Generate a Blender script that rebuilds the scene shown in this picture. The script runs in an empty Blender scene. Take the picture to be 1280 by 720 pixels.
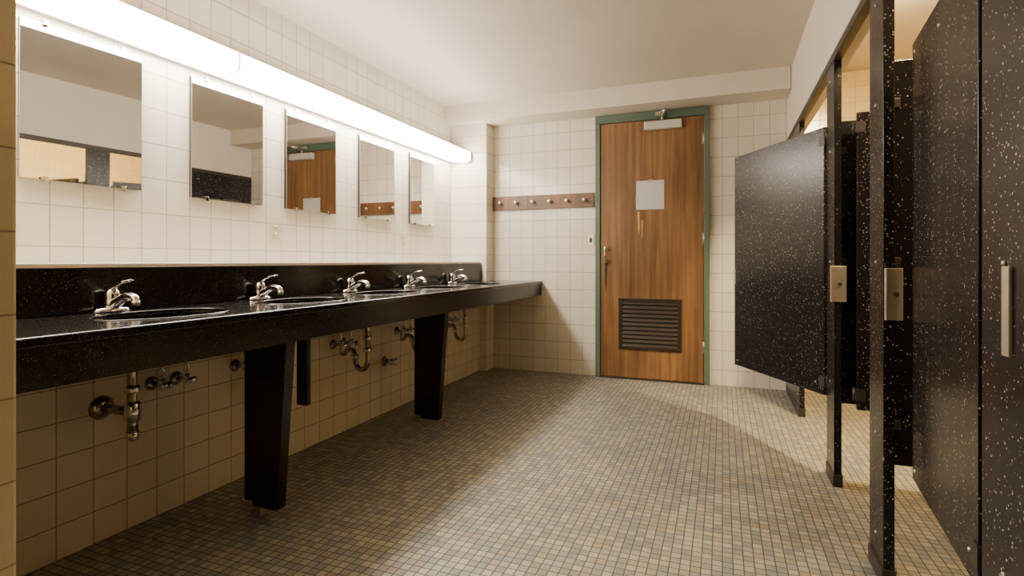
import bpy, bmesh, math
from mathutils import Vector, Matrix
from math import sin, cos, pi, radians

scene = bpy.context.scene
col = scene.collection

# ------------------------------------------------------------ materials
def new_mat(name):
    m = bpy.data.materials.new(name); m.use_nodes = True
    nt = m.node_tree
    b = nt.nodes['Principled BSDF']
    return m, nt, b

def simple(name, color, rough=0.5, metal=0.0, noise=0.0, nscale=20, bump=0.0, coat=0.0):
    m, nt, b = new_mat(name)
    b.inputs['Roughness'].default_value = rough
    b.inputs['Metallic'].default_value = metal
    b.inputs['Coat Weight'].default_value = coat
    tc = nt.nodes.new('ShaderNodeTexCoord')
    n = nt.nodes.new('ShaderNodeTexNoise'); n.inputs['Scale'].default_value = nscale
    n.inputs['Detail'].default_value = 4
    nt.links.new(tc.outputs['Object'], n.inputs['Vector'])
    mx = nt.nodes.new('ShaderNodeMix'); mx.data_type = 'RGBA'
    mx.inputs['A'].default_value = (*color, 1)
    mx.inputs['B'].default_value = (*[c*(1-noise) for c in color], 1)
    nt.links.new(n.outputs['Fac'], mx.inputs['Factor'])
    nt.links.new(mx.outputs['Result'], b.inputs['Base Color'])
    if bump > 0:
        bp = nt.nodes.new('ShaderNodeBump'); bp.inputs['Strength'].default_value = bump
        bp.inputs['Distance'].default_value = 0.002
        nt.links.new(n.outputs['Fac'], bp.inputs['Height'])
        nt.links.new(bp.outputs['Normal'], b.inputs['Normal'])
    return m

def tile_mat(name, axis, w, h, c1, c2, grout, mortar=0.0021, ou=0.0, ov=0.0, rough=0.18):
    m, nt, b = new_mat(name)
    g = nt.nodes.new('ShaderNodeNewGeometry')
    s = nt.nodes.new('ShaderNodeSeparateXYZ'); nt.links.new(g.outputs['Position'], s.inputs[0])
    c = nt.nodes.new('ShaderNodeCombineXYZ')
    nt.links.new(s.outputs['Y' if axis == 'y' else 'X'], c.inputs[0])
    nt.links.new(s.outputs['Z' if axis != 'xy' else 'Y'], c.inputs[1])
    mp = nt.nodes.new('ShaderNodeMapping'); mp.inputs['Location'].default_value = (ou, ov, 0)
    nt.links.new(c.outputs[0], mp.inputs['Vector'])
    br = nt.nodes.new('ShaderNodeTexBrick')
    br.offset = 0.0; br.squash = 1.0
    br.inputs['Scale'].default_value = 1.0
    br.inputs['Brick Width'].default_value = w
    br.inputs['Row Height'].default_value = h
    br.inputs['Mortar Size'].default_value = mortar
    br.inputs['Mortar Smooth'].default_value = 0.2
    br.inputs['Color1'].default_value = (*c1, 1)
    br.inputs['Color2'].default_value = (*c2, 1)
    br.inputs['Mortar'].default_value = (*grout, 1)
    nt.links.new(mp.outputs[0], br.inputs['Vector'])
    nt.links.new(br.outputs['Color'], b.inputs['Base Color'])
    r = nt.nodes.new('ShaderNodeMapRange')
    r.inputs['To Min'].default_value = rough; r.inputs['To Max'].default_value = 0.8
    nt.links.new(br.outputs['Fac'], r.inputs['Value'])
    nt.links.new(r.outputs[0], b.inputs['Roughness'])
    n = nt.nodes.new('ShaderNodeTexNoise'); n.inputs['Scale'].default_value = 9
    nt.links.new(g.outputs['Position'], n.inputs['Vector'])
    ma = nt.nodes.new('ShaderNodeMath'); ma.operation = 'MULTIPLY_ADD'
    ma.inputs[1].default_value = -1.0
    mb = nt.nodes.new('ShaderNodeMath'); mb.operation = 'MULTIPLY'; mb.inputs[1].default_value = 0.6
    nt.links.new(n.outputs['Fac'], mb.inputs[0])
    nt.links.new(br.outputs['Fac'], ma.inputs[0]); nt.links.new(mb.outputs[0], ma.inputs[2])
    bp = nt.nodes.new('ShaderNodeBump'); bp.inputs['Strength'].default_value = 0.5
    bp.inputs['Distance'].default_value = 0.0015
    nt.links.new(ma.outputs[0], bp.inputs['Height'])
    nt.links.new(bp.outputs['Normal'], b.inputs['Normal'])
    return m

def mosaic_mat():
    m, nt, b = new_mat('floor_mosaic')
    g = nt.nodes.new('ShaderNodeNewGeometry')
    br = nt.nodes.new('ShaderNodeTexBrick')
    br.offset = 0.0; br.squash = 1.0
    W = 0.0305
    br.inputs['Scale'].default_value = 1.0
    br.inputs['Brick Width'].default_value = W
    br.inputs['Row Height'].default_value = W
    br.inputs['Mortar Size'].default_value = 0.0019
    br.inputs['Mortar Smooth'].default_value = 0.1
    br.inputs['Color1'].default_value = (0, 0, 0, 1)
    br.inputs['Color2'].default_value = (1, 1, 1, 1)
    br.inputs['Mortar'].default_value = (0, 0, 0, 1)
    nt.links.new(g.outputs['Position'], br.inputs['Vector'])
    cr = nt.nodes.new('ShaderNodeValToRGB'); cr.color_ramp.interpolation = 'CONSTANT'
    cols = [(0.0, (0.200, 0.205, 0.195)), (0.2, (0.295, 0.278, 0.235)), (0.38, (0.335, 0.312, 0.262)),
            (0.52, (0.235, 0.238, 0.225)), (0.68, (0.375, 0.338, 0.265)), (0.85, (0.285, 0.245, 0.182))]
    e = cr.color_ramp.elements
    e[0].position = 0; e[0].color = (*cols[0][1], 1)
    e[1].position = cols[1][0]; e[1].color = (*cols[1][1], 1)
    for p, c in cols[2:]:
        k = e.new(p); k.color = (*c, 1)
    nt.links.new(br.outputs['Color'], cr.inputs['Fac'])
    mx = nt.nodes.new('ShaderNodeMix'); mx.data_type = 'RGBA'
    mx.inputs['B'].default_value = (0.090, 0.078, 0.060, 1)
    nt.links.new(br.outputs['Fac'], mx.inputs['Factor'])
    nt.links.new(cr.outputs['Color'], mx.inputs['A'])
    n = nt.nodes.new('ShaderNodeTexNoise'); n.inputs['Scale'].default_value = 1.7; n.inputs['Detail'].default_value = 5
    nt.links.new(g.outputs['Position'], n.inputs['Vector'])
    mr = nt.nodes.new('ShaderNodeMapRange'); mr.inputs['From Min'].default_value = .3; mr.inputs['From Max'].default_value = .7
    mr.inputs['To Min'].default_value = .85; mr.inputs['To Max'].default_value = 1.08
    nt.links.new(n.outputs['Fac'], mr.inputs['Value'])
    sc = nt.nodes.new('ShaderNodeVectorMath'); sc.operation = 'SCALE'
    nt.links.new(mx.outputs['Result'], sc.inputs[0]); nt.links.new(mr.outputs[0], sc.inputs['Scale'])
    nt.links.new(sc.outputs[0], b.inputs['Base Color'])
    r = nt.nodes.new('ShaderNodeMapRange')
    r.inputs['To Min'].default_value = 0.46; r.inputs['To Max'].default_value = 0.85
    nt.links.new(br.outputs['Fac'], r.inputs['Value'])
    nt.links.new(r.outputs[0], b.inputs['Roughness'])
    bp = nt.nodes.new('ShaderNodeBump'); bp.invert = True
    bp.inputs['Strength'].default_value = 0.6; bp.inputs['Distance'].default_value = 0.0012
    nt.links.new(br.outputs['Fac'], bp.inputs['Height'])
    nt.links.new(bp.outputs['Normal'], b.inputs['Normal'])
    return m

def speckle_mat(name, base, spk, scale, radius, rough, density=0.45, spec=0.5):
    m, nt, b = new_mat(name)
    g = nt.nodes.new('ShaderNodeNewGeometry')
    v = nt.nodes.new('ShaderNodeTexVoronoi'); v.inputs['Scale'].default_value = scale
    nt.links.new(g.outputs['Position'], v.inputs['Vector'])
    s = nt.nodes.new('ShaderNodeSeparateColor'); nt.links.new(v.outputs['Color'], s.inputs[0])
    mr = nt.nodes.new('ShaderNodeMath'); mr.operation = 'MULTIPLY'; mr.inputs[1].default_value = radius
    nt.links.new(s.outputs[1], mr.inputs[0])
    lt = nt.nodes.new('ShaderNodeMath'); lt.operation = 'LESS_THAN'
    nt.links.new(v.outputs['Distance'], lt.inputs[0]); nt.links.new(mr.outputs[0], lt.inputs[1])
    n = nt.nodes.new('ShaderNodeTexNoise'); n.inputs['Scale'].default_value = 9
    nt.links.new(g.outputs['Position'], n.inputs['Vector'])
    ad = nt.nodes.new('ShaderNodeMath'); ad.operation = 'MULTIPLY'
    nt.links.new(s.outputs[0], ad.inputs[0]); nt.links.new(n.outputs['Fac'], ad.inputs[1])
    l2 = nt.nodes.new('ShaderNodeMath'); l2.operation = 'GREATER_THAN'; l2.inputs[1].default_value = 0.5*(1-density)
    nt.links.new(ad.outputs[0], l2.inputs[0])
    an = nt.nodes.new('ShaderNodeMath'); an.operation = 'MULTIPLY'
    nt.links.new(lt.outputs[0], an.inputs[0]); nt.links.new(l2.outputs[0], an.inputs[1])
    pw = nt.nodes.new('ShaderNodeMath'); pw.operation = 'POWER'; pw.inputs[1].default_value = 1.4
    nt.links.new(s.outputs[2], pw.inputs[0])
    an2 = nt.nodes.new('ShaderNodeMath'); an2.operation = 'MULTIPLY'
    nt.links.new(an.outputs[0], an2.inputs[0]); nt.links.new(pw.outputs[0], an2.inputs[1])
    mx = nt.nodes.new('ShaderNodeMix'); mx.data_type = 'RGBA'
    mx.inputs['A'].default_value = (*base, 1); mx.inputs['B'].default_value = (*spk, 1)
    nt.links.new(an2.outputs[0], mx.inputs['Factor'])
    nt.links.new(mx.outputs['Result'], b.inputs['Base Color'])
    b.inputs['Roughness'].default_value = rough
    b.inputs['Specular IOR Level'].default_value = spec
    return m

def wood_mat(name, ca, cb, cc):
    m, nt, b = new_mat(name)
    g = nt.nodes.new('ShaderNodeNewGeometry')
    mp = nt.nodes.new('ShaderNodeMapping'); mp.inputs['Scale'].default_value = (40, 40, 1.2)
    nt.links.new(g.outputs['Position'], mp.inputs['Vector'])
    n = nt.nodes.new('ShaderNodeTexNoise'); n.inputs['Scale'].default_value = 1.0
    n.inputs['Detail'].default_value = 7; n.inputs['Distortion'].default_value = 0.5
    nt.links.new(mp.outputs[0], n.inputs['Vector'])
    cr = nt.nodes.new('ShaderNodeValToRGB')
    e = cr.color_ramp.elements
    e[0].position = 0.3; e[0].color = (*ca, 1); e[1].position = 0.72; e[1].color = (*cc, 1)
    k = e.new(0.5); k.color = (*cb, 1)
    nt.links.new(n.outputs['Fac'], cr.inputs['Fac'])
    mp2 = nt.nodes.new('ShaderNodeMapping'); mp2.inputs['Scale'].default_value = (5, 5, 1.6)
    nt.links.new(g.outputs['Position'], mp2.inputs['Vector'])
    n2 = nt.nodes.new('ShaderNodeTexNoise'); n2.inputs['Scale'].default_value = 1.0
    n2.inputs['Detail'].default_value = 3
    nt.links.new(mp2.outputs[0], n2.inputs['Vector'])
    r2 = nt.nodes.new('ShaderNodeMapRange'); r2.inputs['From Min'].default_value = .35; r2.inputs['From Max'].default_value = .65
    r2.inputs['To Min'].default_value = .72; r2.inputs['To Max'].default_value = 1.08
    nt.links.new(n2.outputs['Fac'], r2.inputs['Value'])
    mx = nt.nodes.new('ShaderNodeVectorMath'); mx.operation = 'SCALE'
    nt.links.new(cr.outputs['Color'], mx.inputs[0]); nt.links.new(r2.outputs[0], mx.inputs['Scale'])
    nt.links.new(mx.outputs[0], b.inputs['Base Color'])
    b.inputs['Roughness'].default_value = 0.38
    return m

def emis(name, color, strength):
    m, nt, b = new_mat(name)
    b.inputs['Base Color'].default_value = (.9, .9, .88, 1)
    b.inputs['Emission Color'].default_value = (*color, 1)
    b.inputs['Emission Strength'].default_value = strength
    return m

CREAM1 = (0.81, 0.75, 0.635); CREAM2 = (0.77, 0.705, 0.59); GROUT = (0.40, 0.335, 0.25)
M_tileY = tile_mat('tile_cream_side', 'y', 0.107, 0.145, CREAM1, CREAM2, GROUT, ov=0.03)
M_tileX = tile_mat('tile_cream_end', 'x', 0.107, 0.145, CREAM1, CREAM2, GROUT, ov=0.03)
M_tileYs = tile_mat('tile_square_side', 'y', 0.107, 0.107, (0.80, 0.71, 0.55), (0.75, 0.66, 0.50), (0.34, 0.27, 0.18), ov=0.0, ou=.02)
M_tileStub = tile_mat('tile_stub', 'y', 0.16, 0.145, (0.84, 0.68, 0.40), (0.80, 0.64, 0.37), (0.44, 0.33, 0.18), ov=0.03)
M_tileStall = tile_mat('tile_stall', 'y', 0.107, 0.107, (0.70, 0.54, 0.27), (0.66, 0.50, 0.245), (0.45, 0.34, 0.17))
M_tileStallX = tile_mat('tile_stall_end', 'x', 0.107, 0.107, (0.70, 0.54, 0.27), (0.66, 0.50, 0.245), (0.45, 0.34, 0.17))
M_floor = mosaic_mat()
M_paint = simple('painted_plaster', (0.78, 0.71, 0.60), 0.6, noise=0.08, nscale=2.5)
M_ceil = simple('ceiling_paint', (0.75, 0.675, 0.57), 0.55, noise=0.16, nscale=1.8, bump=.15)
M_ledge = simple('ledge_tile', (0.86, 0.80, 0.68), 0.25, noise=0.05)
M_counter = speckle_mat('counter_black_granite', (0.011, 0.009, 0.009), (0.12, 0.065, 0.05), 260, 0.5, 0.16, 0.6, .4)
M_apron = speckle_mat('counter_apron_granite', (0.010, 0.008, 0.008), (0.09, 0.055, 0.04), 260, 0.5, 0.26, 0.6, .4)
M_part = speckle_mat('partition_speckled_black', (0.012, 0.0095, 0.0105), (0.56, 0.47, 0.40), 165, 0.38, 0.25, 0.60, .35)
M_bowl = simple('sink_black_enamel', (0.014, 0.013, 0.013), 0.15)
M_chrome = simple('chrome', (0.80, 0.78, 0.75), 0.10, 1.0)
M_steel = simple('brushed_steel', (0.62, 0.58, 0.52), 0.32, 1.0, noise=.15, nscale=60)
M_keep = simple('keeper_steel', (0.66, 0.58, 0.46), 0.38, 0.75, noise=.1, nscale=60)
M_brass = simple('aged_chrome_brass', (0.55, 0.49, 0.40), 0.22, 1.0, noise=.4, nscale=40)
M_dark = simple('dark_metal', (0.05, 0.042, 0.034), 0.45, 0.3, noise=.2)
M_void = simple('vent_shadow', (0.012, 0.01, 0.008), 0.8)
M_vent = simple('vent_brown', (0.045, 0.032, 0.020), 0.4, 0.4, noise=.2)
M_green = simple('frame_green_paint', (0.105, 0.160, 0.115), 0.42, noise=.15, nscale=8)
M_wood = wood_mat('door_wood', (0.150, 0.072, 0.026), (0.230, 0.112, 0.040), (0.31, 0.160, 0.060))
M_rack = wood_mat('rack_wood', (0.110, 0.048, 0.020), (0.160, 0.073, 0.030), (0.205, 0.098, 0.042))
M_scar = simple('bare_wood_scar', (0.66, 0.38, 0.12), 0.6, noise=.3, nscale=30)
M_paper = simple('paper_white', (0.62, 0.61, 0.62), 0.7, noise=.05)
M_tape = simple('clear_tape', (0.5, 0.42, 0.32), 0.3)
M_mirror = simple('mirror_silver', (0.84, 0.84, 0.82), 0.015, 1.0)
M_medge = simple('mirror_edge', (0.10, 0.09, 0.07), 0.4, .3)
M_white = simple('white_enamel', (0.85, 0.83, 0.78), 0.35, noise=.04)
M_ivory = simple('ivory_plastic', (0.62, 0.54, 0.38), 0.4)
M_closer = simple('closer_grey', (0.62, 0.60, 0.55), 0.4, .1)
M_tube = emis('diffuser_glow', (1.0, 0.91, 0.79), 37.0)
M_warm = emis('stall_lamp_glow', (1.0, 0.77, 0.42), 680.0)
M_warm2 = emis('stall_lamp_glow_soft', (1.0, 0.77, 0.42), 300.0)
M_back_fill = emis('back_fill_glow', (1.0, 0.80, 0.52), 6.0)  # added fill glow, brightens the near stall panels and wall stub

# ------------------------------------------------------------ mesh helpers
def empty(name, loc=(0, 0, 0)):
    e = bpy.data.objects.new(name, None); e.location = loc
    e.empty_display_size = .05
    col.objects.link(e)
    bpy.context.view_layer.update()
    return e

def from_bm(name, bm, mat, parent=None, smooth=False):
    bmesh.ops.recalc_face_normals(bm, faces=bm.faces)
    me = bpy.data.meshes.new(name); bm.to_mesh(me); bm.free()
    me.materials.append(mat)
    if smooth:
        for p in me.polygons: p.use_smooth = True
    o = bpy.data.objects.new(name, me)
    col.objects.link(o)
    if parent is not None:
        o.parent = parent
        o.matrix_parent_inverse = parent.matrix_world.inverted()
    return o

def box(name, x0, x1, y0, y1, z0, z1, mat, parent=None, bevel=0.0, seg=2):
    bm = bmesh.new()
    bmesh.ops.create_cube(bm, size=1)
    for v in bm.verts:
        v.co = Vector(((x0+x1)/2 + v.co.x*(x1-x0), (y0+y1)/2 + v.co.y*(y1-y0), (z0+z1)/2 + v.co.z*(z1-z0)))
    if bevel > 0:
        bmesh.ops.bevel(bm, geom=bm.edges[:], offset=bevel, segments=seg, profile=.5, affect='EDGES')
    return from_bm(name, bm, mat, parent)

def prism(name, pts, axis, a0, a1, mat, parent=None, bevel=0.0):
    bm = bmesh.new()
    def P(p, a):
        if axis == 'y': return (p[0], a, p[1])
        if axis == 'x': return (a, p[0], p[1])
        return (p[0], p[1], a)
    v0 = [bm.verts.new(P(p, a0)) for p in pts]
    v1 = [bm.verts.new(P(p, a1)) for p in pts]
    n = len(pts)
    bm.faces.new(v0); bm.faces.new(v1[::-1])
    for i in range(n):
        bm.faces.new([v0[i], v0[(i+1) % n], v1[(i+1) % n], v1[i]])
    if bevel > 0:
        bmesh.ops.bevel(bm, geom=bm.edges[:], offset=bevel, segments=2, profile=.5, affect='EDGES')
    return from_bm(name, bm, mat, parent)

def smoothpts(pts, n=6):
    P = [Vector(p) for p in pts]
    P = [P[0]*2-P[1]] + P + [P[-1]*2-P[-2]]
    out = []
    for i in range(1, len(P)-2):
        for k in range(n):
            t = k/n
            a, b, c, d = P[i-1], P[i], P[i+1], P[i+2]
            out.append(.5*((2*b)+(-a+c)*t+(2*a-5*b+4*c-d)*t*t+(-a+3*b-3*c+d)*t**3))
    out.append(P[-2])
    return out

def tube(name, pts, r, mat, parent=None, seg=14, flat=None, caps=True):
    bm = bmesh.new()
    P = [Vector(p) for p in pts]
    n = len(P)
    if not isinstance(r, (list, tuple)): R = [r]*n
    else:
        R = []
        for i in range(n):
            t = i/(n-1)*(len(r)-1); k = min(int(t), len(r)-2)
            R.append(r[k]*(1-(t-k))+r[k+1]*(t-k))
    T0 = (P[1]-P[0]).normalized()
    up = Vector((0, 1, 0)) if abs(T0.y) < .9 else Vector((1, 0, 0))
    u = (up - T0*up.dot(T0)).normalized()
    rings = []
    for i in range(n):
        if i == 0: T = (P[1]-P[0]).normalized()
        elif i == n-1: T = (P[-1]-P[-2]).normalized()
        else: T = ((P[i]-P[i-1]).normalized()+(P[i+1]-P[i]).normalized()).normalized()
        u = (u - T*u.dot(T)).normalized(); w = T.cross(u)
        fx, fy = flat if flat else (1, 1)
        rings.append([bm.verts.new(P[i]+u*cos(2*pi*k/seg)*R[i]*fx+w*sin(2*pi*k/seg)*R[i]*fy) for k in range(seg)])
    for a, b in zip(rings, rings[1:]):
        for k in range(seg):
            bm.faces.new([a[k], a[(k+1) % seg], b[(k+1) % seg], b[k]])
    if caps:
        bm.faces.new(rings[0][::-1]); bm.faces.new(rings[-1])
    return from_bm(name, bm, mat, parent, smooth=True)

def lathe(name, prof, center, axis, mat, parent=None, seg=24, sx=1.0, sy=1.0):
    bm = bmesh.new(); rings = []
    c = Vector(center)
    def P(r, h, a):
        p = (r*cos(a)*sx, r*sin(a)*sy, h)
        if axis == 'z': return c+Vector(p)
        if axis == 'x': return c+Vector((p[2], p[0], p[1]))
        return c+Vector((p[0], p[2], p[1]))
    for r, h in prof:
        rings.append([bm.verts.new(P(max(r, 1e-5), h, 2*pi*k/seg)) for k in range(seg)])
    for a, b in zip(rings, rings[1:]):
        for k in range(seg):
            bm.faces.new([a[k], a[(k+1) % seg], b[(k+1) % seg], b[k]])
    bm.faces.new(rings[0][::-1]); bm.faces.new(rings[-1])
    return from_bm(name, bm, mat, parent, smooth=True)

# ------------------------------------------------------------ room shell
XL = -2.20; XP = -1.93; YF = 4.343; XR = 1.75; YB = -1.5; ZC = 2.25; XS = 0.43
box('floor', XL-.1, XR+.1, YB-.1, YF+.1, -0.08, 0, M_floor)
box('ceiling', XL-.1, XR+.1, YB-.1, YF+.1, ZC, ZC+.08, M_ceil)
box('wall_left', XL-.1, XL, YB, YF, 0, ZC, M_tileY)
box('wall_far', XL-.1, XS+.06, YF, YF+.1, 0, ZC, M_tileX)
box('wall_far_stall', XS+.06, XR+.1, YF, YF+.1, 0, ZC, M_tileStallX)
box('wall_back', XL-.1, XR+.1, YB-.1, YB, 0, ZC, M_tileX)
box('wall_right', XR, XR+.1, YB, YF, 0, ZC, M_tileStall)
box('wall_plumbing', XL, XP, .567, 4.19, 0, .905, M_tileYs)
box('trim_ledge', XL, XP+.004, .567, 4.19, .905, .927, M_ledge, bevel=.004)
box('wall_corner_column', XL, -1.866, 4.19, YF, 0, 2.10, M_tileY)
box('ceiling_beam', XL, XS, 4.08, YF, 2.10, ZC, M_paint)
box('wall_stub_near', XL, -1.15, .40, .567, 0, ZC, M_tileStub, bevel=.006)
box('wall_stall_bulkhead', XS+.005, XS+.085, YB, YF, 1.80, ZC, M_paint)

# ------------------------------------------------------------ vanity
van = empty('vanity_counter', (-1.65, 2.4, 0))
XFc = -1.417; ZT = .765
SY = [1.20, 1.81, 2.42, 3.01, 3.60]
SX = -1.655
slab = box('countertop_slab', XP, XFc, .567, YF, ZT-.024, ZT, M_counter, van, bevel=.004)
def boolean_cut(o, cutters):
    for c in cutters:
        md = o.modifiers.new('b', 'BOOLEAN'); md.operation = 'DIFFERENCE'; md.object = c; md.solver = 'EXACT'
    dg = bpy.context.evaluated_depsgraph_get()
    me = bpy.data.meshes.new_from_object(o.evaluated_get(dg))
    o.modifiers.clear(); o.data = me
    for c in cutters: bpy.data.objects.remove(c, do_unlink=True)
cut = []
for y in SY:
    c = lathe('cut', [(1, -.1), (1, .1)], (SX, y, ZT), 'z', M_bowl, None, 56, .148, .205)
    cut.append(c)
cut.append(box('cut', XP-.1, -1.866, 4.19, YF+.1, .5, 1, M_bowl))
boolean_cut(slab, cut)
box('front_apron', XFc-.028, XFc-.006, .567, YF-.001, .645, ZT-.024, M_apron, van)
box('backsplash', XP, XP+.02, .567, 4.188, ZT, .912, M_counter, van, bevel=.002)
for i, y in enumerate([1.52, 2.70]):
    prism(f'leg_{i+1}', [(-1.645, .035), (-1.49, .035), (-1.445, .645), (-1.445, .741), (-1.645, .741)], 'y', y-.022, y+.022, M_apron, van, bevel=.003)
    box(f'leg_foot_{i+1}', -1.63, -1.57, y-.018, y+.018, 0, .036, M_steel, van, bevel=.004)
    box(f'leg_shoe_{i+1}', -1.652, -1.600, y-.026, y-.020, .012, .055, M_chrome, van, bevel=.002)
box('hanging_bracket', -1.775, -1.715, 1.90, 1.925, .29, .742, M_apron, van, bevel=.003)
box('rear_cleat', XP, XP+.02, .567, 4.188, .67, ZT-.024, M_dark, van)

def sink(y, e):
    a, b = .152, .209
    N = 14
    bm = bmesh.new(); seg = 56; rings = []
    lay = [(1.0, -.024), (.985, -.03)]
    for k in range(1, N+1):
        t = k/N*pi/2
        lay.append((max(cos(t)**.7, .13), -.03-.085*sin(t)))
    for s, h in lay:
        rings.append([bm.verts.new((SX+a*s*cos(2*pi*q/seg), y+b*s*sin(2*pi*q/seg), ZT+h)) for q in range(seg)])
    outer = [(1.06, -.024), (1.04, -.045)] + [(max(cos(k/N*pi/2)**.7*1.04, .14), -.045-.078*sin(k/N*pi/2)) for k in range(1, N+1)]
    orings = [[bm.verts.new((SX+a*s*cos(2*pi*q/seg), y+b*s*sin(2*pi*q/seg), ZT+h)) for q in range(seg)] for s, h in outer]
    for R in (rings, orings):
        for A, B in zip(R, R[1:]):
            for q in range(seg):
                bm.faces.new([A[q], A[(q+1) % seg], B[(q+1) % seg], B[q]])
    for q in range(seg):
        bm.faces.new([rings[0][q], rings[0][(q+1) % seg], orings[0][(q+1) % seg], orings[0][q]])
    bm.faces.new(rings[-1]); bm.faces.new(orings[-1][::-1])
    from_bm('bowl', bm, M_bowl, e, smooth=True)
    bm = bmesh.new(); rr = []
    for q in range(seg):
        A = 2*pi*q/seg
        ring = []
        for k in range(8):
            B = 2*pi*k/8
            ring.append(bm.verts.new((SX+(a-.006+.005*cos(B))*cos(A), y+(b-.006+.005*cos(B))*sin(A), ZT-.001+.004*sin(B))))
        rr.append(ring)
    for q in range(seg):
        for k in range(8):
            bm.faces.new([rr[q][k], rr[(q+1) % seg][k], rr[(q+1) % seg][(k+1) % 8], rr[q][(k+1) % 8]])
    from_bm('rim', bm, M_bowl, e, smooth=True)
    lathe('drain_ring', [(.024, 0), (.024, .003), (.016, .004), (.014, .001)], (SX, y, ZT-.116), 'z', M_chrome, e)

def faucet(y):
    x = -1.875; z = ZT
    e = empty('faucet', (x, y, z))
    lathe('base_plate', [(1, 0), (1, .006), (.92, .013), (.55, .017), (.2, .018)], (x, y, z), 'z', M_chrome, e, 32, .027, .058)
    lathe('body', [(.024, .008), (.0235, .03), (.022, .048), (.023, .056), (.022, .064), (.017, .073), (.006, .077)], (x, y, z), 'z', M_chrome, e)
    sp = smoothpts([(x, y, z+.018), (x+.035, y, z+.038), (x+.075, y, z+.054), (x+.108, y, z+.050), (x+.116, y, z+.036)], 6)
    tube('spout', sp, [.019, .016, .0135, .012, .0115], M_chrome, e, 16)
    lathe('aerator', [(.0115, 0), (.0115, .016)], (x+.116, y, z+.025), 'z', M_steel, e, 16)
    lv = smoothpts([(x-.012, y, z+.068), (x+.02, y, z+.084), (x+.055, y, z+.098), (x+.095, y, z+.106)], 6)
    tube('lever', lv, [.013, .012, .0125, .014, .008], M_chrome, e, 14, flat=(1.0, .42))
for y in SY: faucet(y-.02)

def plumbing(y, vys, e, vz=.49, straight=False):
    x = -1.775
    tube('tailpiece', smoothpts([(SX, y, .648), (SX-.01, y, .625), (x+.02, y, .60), (x, y, .575), (x, y, .52), (x, y, .44)], 5), .0145, M_brass, e)
    lathe('slip_nut_top', [(.021, 0), (.024, .004), (.024, .018), (.018, .024)], (x, y, .51), 'z', M_chrome, e, 8)
    if straight:
        tube('trap_leg', [(x, y, .45), (x, y, .375)], .0165, M_brass, e)
        lathe('trap_tee', [(.019, 0), (.024, .004), (.024, .06), (.018, .066)], (x, y, .415), 'z', M_chrome, e, 16)
        lathe('cleanout_cap', [(.006, 0), (.012, .003), (.02, .012), (.021, .03), (.017, .034)], (x, y, .350), 'z', M_chrome, e, 14)
        tube('waste_arm', [(x, y, .445), (XP+.001, y, .445)], .015, M_brass, e)
        wz = .445
    else:
        lathe('slip_nut_mid', [(.020, 0), (.023, .004), (.023, .02), (.018, .026)], (x, y, .445), 'z', M_chrome, e, 8)
        tr = smoothpts([(x, y, .46), (x, y, .40), (x-.012, y, .362), (x-.04, y, .348), (x-.068, y, .362), (x-.082, y, .40),
                        (x-.086, y, .43), (x-.10, y, .448), (x-.125, y, .452), (XP+.001, y, .452)], 6)
        tube('p_trap', tr, .0145, M_brass, e)
        lathe('trap_nut', [(.020, 0), (.022, .003), (.022, .016), (.018, .022)], (x-.083, y, .405), 'z', M_chrome, e, 8)
        wz = .452
    lathe('wall_flange', [(.040, 0), (.040, .004), (.028, .014), (.019, .02)], (XP, y, wz), 'x', M_brass, e)
    for i, vy in enumerate(vys):
        lathe(f'valve_flange_{i}', [(.026, 0), (.025, .005), (.013, .012)], (XP, vy, vz), 'x', M_brass, e)
        tube(f'valve_stub_{i}', [(XP+.004, vy, vz), (XP+.075, vy, vz)], .0085, M_brass, e)
        lathe(f'valve_body_{i}', [(.009, -.018), (.013, -.014), (.013, .014), (.010, .022)], (XP+.055, vy, vz), 'z', M_chrome, e, 12)
        lathe(f'valve_handle_{i}', [(.005, 0), (.015, .003), (.017, .009), (.015, .015), (.006, .018)], (XP+.075, vy, vz), 'x', M_chrome, e, 20, 1.35, .8)
        ty = y+(.03 if i else -.03)
        tube(f'supply_{i}', smoothpts([(XP+.055, vy, vz+.018), (XP+.055, vy, vz+.06), (XP+.05, (vy+ty)/2, vz+.10), (XP+.045, ty, .66), (XP+.045, ty, .74)], 8), .0042, M_chrome, e, 10)
VO = [(.15, .245), (-.10, .10), (-.09, -.01), (-.08, .0), (-.06, .04)]
for k, y in enumerate(SY):
    e = empty('sink', (SX, y, ZT))
    sink(y, e)
    plumbing(y-.02 if k == 0 else y, [y+VO[k][0], y+VO[k][1]], e, straight=(k == 0))
cp = empty('wall_hose_valve', (XP, 2.80, .32))
lathe('flange', [(.032, 0), (.03, .006), (.016, .014)], (XP, 2.80, .32), 'x', M_brass, cp)
tube('stub', [(XP+.004, 2.80, .32), (XP+.07, 2.80, .32)], .013, M_brass, cp)
lathe('valve_body', [(.012, -.026), (.018, -.02), (.018, .02), (.010, .03)], (XP+.055, 2.80, .32), 'y', M_chrome, cp, 14)
lathe('valve_knob', [(.008, 0), (.022, .003), (.022, .014), (.008, .018)], (XP+.07, 2.80, .32), 'x', M_chrome, cp, 10)

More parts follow.
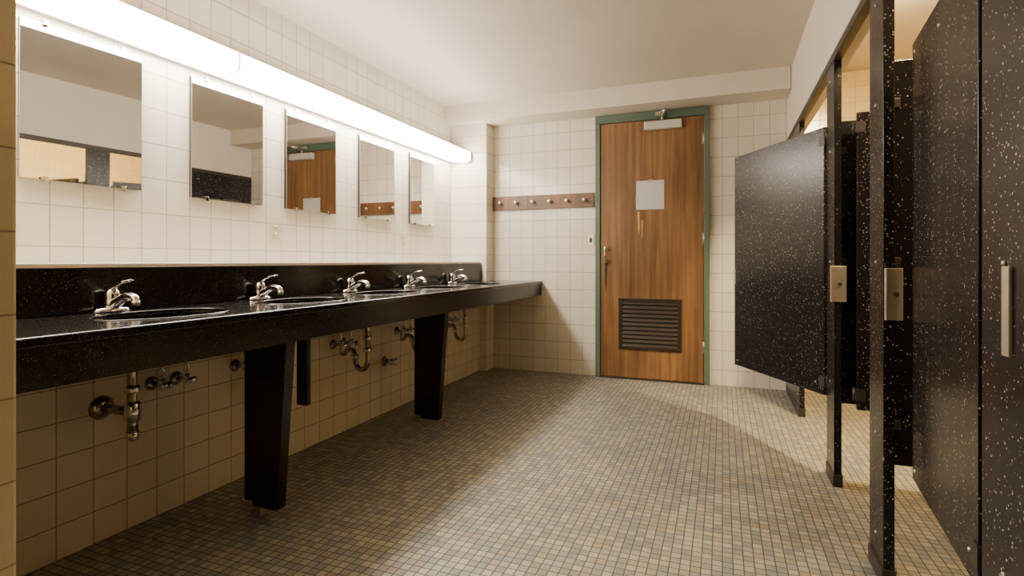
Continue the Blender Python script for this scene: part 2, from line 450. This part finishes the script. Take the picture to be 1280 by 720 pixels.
# ------------------------------------------------------------ mirrors
MY = [(1.083, 1.482), (1.707, 2.101), (2.263, 2.661), (2.893, 3.285), (3.50, 3.86)]
import random
random.seed(4)
for k, (a, b) in enumerate(MY):
    e = empty('wall_mirror', (XL, (a+b)/2, 1.48))
    box('backing', XL, XL+.006, a+.002, b-.002, 1.217, 1.753, M_medge, e)
    tilt, yaw = ((.011, .038) if k == 0 else (.006, .012) if k == 1 else (0, 0))
    bm = bmesh.new()
    cy = (a+b)/2; cz = 1.485
    ya, yb, za, zb = a+.001, b-.001, 1.216, 1.754
    outline = [(ya, zb), (yb, zb), (yb, za)]
    if k in (1,):
        n = 16
        for q in range(1, n):
            outline.append((yb+(ya-yb)*q/n, za+random.uniform(-.001, .014)))
    outline.append((ya, za))
    def X(y, z, off): return XL+off+ (z-cz)*tilt + (y-cy)*yaw
    f = [bm.verts.new((X(y, z, .0195), y, z)) for y, z in outline]
    g = [bm.verts.new((X(y, z, .0155), y, z)) for y, z in outline]
    bm.faces.new(f); bm.faces.new(g[::-1])
    for q in range(len(f)):
        bm.faces.new([f[q], f[(q+1) % len(f)], g[(q+1) % len(f)], g[q]])
    from_bm('glass', bm, M_mirror, e)
    j = 0
    for yy in (a+.07, b-.07):
        for zz in (1.215, 1.755):
            j += 1
            box(f'clip_{j}', XL, XL+.029, yy-.008, yy+.008, zz-.010, zz+.010, M_chrome, e, bevel=.002)

# ------------------------------------------------------------ vanity lights
for (a, b) in [(.60, 1.798), (1.80, 2.998), (3.0, 4.165)]:
    e = empty('fluorescent_light_fixture', (XL, (a+b)/2, 1.82))
    hood = [(XL, 1.785), (XL+.03, 1.785), (XL+.03, 1.866), (XL+.155, 1.866), (XL+.150, 1.880), (XL+.13, 1.884), (XL, 1.886)]
    prism('hood', hood, 'y', a+.001, b-.001, M_white, e)
    prof = [(XL+.031, 1.785), (XL+.14, 1.776), (XL+.185, 1.779), (XL+.197, 1.788), (XL+.20, 1.81), (XL+.20, 1.845),
            (XL+.196, 1.860), (XL+.185, 1.8655), (XL+.031, 1.8655)]
    prism('diffuser', prof, 'y', a+.003, b-.003, M_tube, e)
    prism('end_cap_1', prof, 'y', a, a+.003, M_white, e)
    prism('end_cap_2', prof, 'y', b-.003, b, M_white, e)

for (y, z) in [(2.2, 1.09), (3.42, 1.087)]:
    e = empty('electrical_outlet', (XL, y, z))
    box('plate', XL, XL+.006, y-.03, y+.03, z-.046, z+.046, M_ivory, e, bevel=.002)
    for q, dz in enumerate((-.019, .019)):
        lathe(f'receptacle_{q}', [(.014, 0), (.014, .003)], (XL+.005, y, z+dz), 'x', M_ivory, e, 20)
        box(f'slot_{q}a', XL+.006, XL+.0086, y-.006, y-.004, z+dz-.005, z+dz+.005, M_dark, e)
        box(f'slot_{q}b', XL+.006, XL+.0086, y+.004, y+.006, z+dz-.005, z+dz+.005, M_dark, e)

# ------------------------------------------------------------ door
D = empty('door_1', (-.52, YF, 0))
x0, x1, zt = -.913, -.131, 2.03
box('leaf', x0, x1, YF-.03, YF-.001, .012, zt, M_wood, D, bevel=.002)
box('jamb_left', x0-.042, x0-.003, YF-.045, YF-.001, 0, zt+.003, M_green, D, bevel=.003)
box('jamb_right', x1+.003, x1+.042, YF-.045, YF-.001, 0, zt+.003, M_green, D, bevel=.003)
box('head', x0-.042, x1+.042, YF-.045, YF-.001, zt+.003, zt+.065, M_green, D, bevel=.003)
box('threshold', x0-.003, x1+.003, YF-.05, YF-.001, 0, .010, M_dark, D)
vx0, vx1, vz0, vz1 = -.768, -.290, .235, .638
fy = YF-.03
box('vent_frame_l', vx0, vx0+.028, fy-.012, fy+.001, vz0, vz1, M_vent, D, bevel=.003)
box('vent_frame_r', vx1-.028, vx1, fy-.012, fy+.001, vz0, vz1, M_vent, D, bevel=.003)
box('vent_frame_t', vx0+.028, vx1-.028, fy-.012, fy+.001, vz1-.028, vz1, M_vent, D, bevel=.003)
box('vent_frame_b', vx0+.028, vx1-.028, fy-.012, fy+.001, vz0, vz0+.028, M_vent, D, bevel=.003)
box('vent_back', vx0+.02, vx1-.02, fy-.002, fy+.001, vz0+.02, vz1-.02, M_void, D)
nsl = 11
for i in range(nsl):
    z = vz0+.036+i*(vz1-vz0-.07)/(nsl-1)
    prism(f'louver_{i}', [(fy-.011, z-.012), (fy-.009, z-.013), (fy-.001, z+.007), (fy-.003, z+.008)], 'x', vx0+.027, vx1-.027, M_vent, D)
hx = -.868
lathe('handle_rose', [(.024, 0), (.024, -.006), (.014, -.01)], (hx, fy, 1.035), 'y', M_steel, D)
tube('handle_pull', smoothpts([(hx, fy, 1.04), (hx, fy-.042, 1.045), (hx, fy-.048, 1.0), (hx, fy-.042, .945), (hx, fy, .94)], 6), .009, M_chrome, D)
lathe('lock_cylinder', [(.014, 0), (.014, -.008), (.010, -.012)], (hx, fy, .91), 'y', M_dark, D)
prism('worn_edge', [(hx-.012, .90), (hx+.008, .90), (hx+.004, .75), (hx-.004, .66), (hx-.010, .75)], 'y', fy-.001, fy+.0005, M_vent, D)
prism('scar_1', [(-.622, 1.318), (-.606, 1.322), (-.604, 1.2), (-.612, 1.13), (-.618, 1.2)], 'y', fy-.0012, fy+.0005, M_scar, D)
prism('scar_2', [(-.592, 1.255), (-.580, 1.25), (-.584, 1.12), (-.588, 1.10)], 'y', fy-.0012, fy+.0005, M_scar, D)
box('closer_body', -.565, -.285, fy-.055, fy-.002, 1.945, 2.010, M_closer, D, bevel=.008)
tube('closer_arm_1', [(-.43, fy-.03, 2.010), (-.43, fy-.03, 2.045)], .012, M_steel, D)
tube('closer_arm_2', [(-.43, fy-.03, 2.045), (-.40, fy-.15, 2.06)], .008, M_steel, D)
tube('closer_arm_3', [(-.40, fy-.15, 2.06), (-.455, fy-.022, 2.075)], .007, M_steel, D)
box('closer_bracket', -.485, -.415, fy-.03, fy-.012, 2.055, 2.085, M_steel, D, bevel=.003)
for i, z in enumerate([1.86, 1.10, .28]):
    tube(f'hinge_{i}', [(x1+.004, fy-.006, z-.045), (x1+.004, fy-.006, z+.045)], .008, M_steel, D, 12)
    box(f'hinge_leaf_{i}', x1-.012, x1+.02, fy-.002, fy+.001, z-.045, z+.045, M_steel, D)
P = empty('paper_notice', (-.525, fy, 1.45))
box('sheet', -.632, -.420, fy-.0020, fy-.0004, 1.335, 1.560, M_paper, P)
box('tape_1', -.636, -.62, fy-.0028, fy-.0004, 1.40, 1.43, M_tape, P)
box('tape_2', -.54, -.50, fy-.0028, fy-.0004, 1.550, 1.566, M_tape, P)

R = empty('coat_rack', (-1.42, YF, 1.43))
box('board', -1.866, -.972, YF-.02, YF, 1.372, 1.488, M_rack, R)
for i in range(6):
    x = -1.79+i*.149
    lathe(f'knob_{i}', [(.009, 0), (.008, -.018), (.015, -.026), (.017, -.032), (.012, -.038), (.004, -.040)], (x, YF-.02, 1.43), 'y', M_chrome, R, 18)

S = empty('light_switch', (-1.0, YF, 1.10))
box('plate', -1.028, -.972, YF-.006, YF, 1.055, 1.150, M_steel, S, bevel=.002)
box('rocker', -1.010, -.990, YF-.011, YF-.006, 1.085, 1.120, M_dark, S, bevel=.001)

# ------------------------------------------------------------ toilet partitions
TP = empty('toilet_partition', (XS, 2.4, 0))
T = .028
ZD0, ZD1 = .335, 1.530
pil = [(.05, .40), (1.03, 1.20), (1.83, 1.985), (2.565, 2.73), (3.64, YF-.002)]
for i, (a, b) in enumerate(pil):
    box(f'pilaster_{i}', XS, XS+T, a, b, .004, 1.775, M_part, TP, bevel=.002)
    box(f'pilaster_shoe_{i}', XS-.004, XS+T+.004, a-.003, min(b+.003, YF-.001), 0, .05, M_dark, TP, bevel=.002)
box('head_rail', XS-.003, XS+T+.003, YB+.002, YF-.002, 1.765, 1.80, M_dark, TP, bevel=.003)
box('end_panel', XS, XS+T, YB+.002, .05, .004, 1.765, M_part, TP)
for i, y in enumerate([.22, 1.12, 1.91, 2.65]):
    box(f'divider_{i}', XS+T+.012, XR-.002, y-.0125, y+.0125, ZD0-.005, ZD1-.005, M_part, TP, bevel=.002)
    for j, z in enumerate([.45, .93, 1.40]):
        box(f'divider_bracket_{i}_{j}', XS+T, XS+T+.03, y-.017, y+.017, z-.014, z+.014, M_dark, TP, bevel=.002)
def bolt(n, c, axis, par, r=.005):
    s = -1
    lathe(n, [(r, 0), (r, .002*s), (r*.6, .004*s)], c, axis, M_steel, par, 12)
k = 0
for (a, b) in pil[1:]:
    for z in (.12, .42, .93, 1.40, 1.70):
        k += 1
        bolt(f'bolt_{k}', (XS, (a+b)/2 if b-a < .3 else a+.08, z), 'x', TP)

def stall_door(hx, hy, ang, length, plate=False):
    e = empty('stall_door', (hx, hy, 0))
    e.rotation_euler = (0, 0, ang)
    bpy.context.view_layer.update()
    def lb(n, *a, **kw):
        o = box(n, *a, **kw); o.parent = e; return o
    lb('panel', 0.006, length, -.0125, .0125, ZD0, ZD1, M_part, bevel=.002)
    for i, z in enumerate([ZD0+.06, ZD1-.06]):
        o = tube(f'hinge_{i}', [(0.0, 0, z-.025), (0.0, 0, z+.025)], .008, M_dark, None, 12); o.parent = e
        lb(f'hinge_leaf_{i}', .0, .035, -.0155, .0155, z-.022, z+.022, M_dark, bevel=.001)
    if plate:
        lb('latch_plate', length-.012, length+.002, -.015, .015, .80, .88, M_steel, bevel=.001)
    for i, (xx, zz) in enumerate([(length-.03, ZD1-.03), (length-.03, ZD0+.03), (length*.5, ZD1-.06), (.06, ZD1-.05), (.06, ZD0+.05)]):
        o = lathe(f'bolt_{i}', [(.004, -.0145), (.004, .0145)], (xx, 0, zz), 'y', M_steel, None, 10); o.parent = e
    return e
ym = XS+T/2
stall_door(XS+.005, 2.745, math.atan2(3.38-2.745, .08-(XS+.005)), .735, True)
stall_door(XS+T+.04, 2.535, math.atan2(-.06, 1.0), .56)
stall_door(ym, 1.212, math.atan2(.565, .055), .575)
stall_door(ym, .412, pi/2, .605)
for i, (xa, xb, yy) in enumerate([(XS+.002, XS+.046, 1.826), (XS-.014, XS+.044, 2.561)]):
    box(f'keeper_{i}', xa, xb, yy-.004, yy+.004, .765, .913, M_keep, TP, bevel=.0015)
    box(f'keeper_lip_{i}', xa, xa+.004, yy-.016, yy, .765, .913, M_keep, TP, bevel=.001)
    lathe(f'keeper_knob_{i}', [(.007, 0), (.007, -.010), (.004, -.014)], ((xa+xb)/2+.004, yy-.004, .84), 'y', M_dark, TP, 14)
box('keeper_2', XS-.006, XS, 1.088, 1.112, .78, .925, M_keep, TP, bevel=.0015)

# ------------------------------------------------------------ stall ceiling lamps, added fill behind camera
for (cx, cy, lx, ly, m) in [(.80, 2.84, .09, .15, M_warm), (.85, 1.50, .09, .10, M_warm2), (-.4, -.75, .6, .11, M_back_fill)]:  # last entry is an unseen fill light added behind the camera
    e = empty('ceiling_light_fixture', (cx, cy, ZC))
    box('housing', cx-lx, cx+lx, cy-ly, cy+ly, ZC-.04, ZC-.0005, M_white, e, bevel=.004)
    box('diffuser', cx-lx+.012, cx+lx-.012, cy-ly+.012, cy+ly-.012, ZC-.065, ZC-.04, m, e, bevel=.010)

# ------------------------------------------------------------ world, camera
w = bpy.data.worlds.new('World'); scene.world = w; w.use_nodes = True
w.node_tree.nodes['Background'].inputs[0].default_value = (1, .9, .75, 1)
w.node_tree.nodes['Background'].inputs[1].default_value = 0.05

cam = bpy.data.cameras.new('camera'); co = bpy.data.objects.new('camera', cam)
col.objects.link(co)
cam.sensor_width = 36; cam.lens = 36*675/1280
cam.shift_y = -34/1280
cam.clip_start = .02
co.location = (0, 0, .934)
co.rotation_euler = (pi/2, 0, math.atan2(263, 675))
scene.camera = co
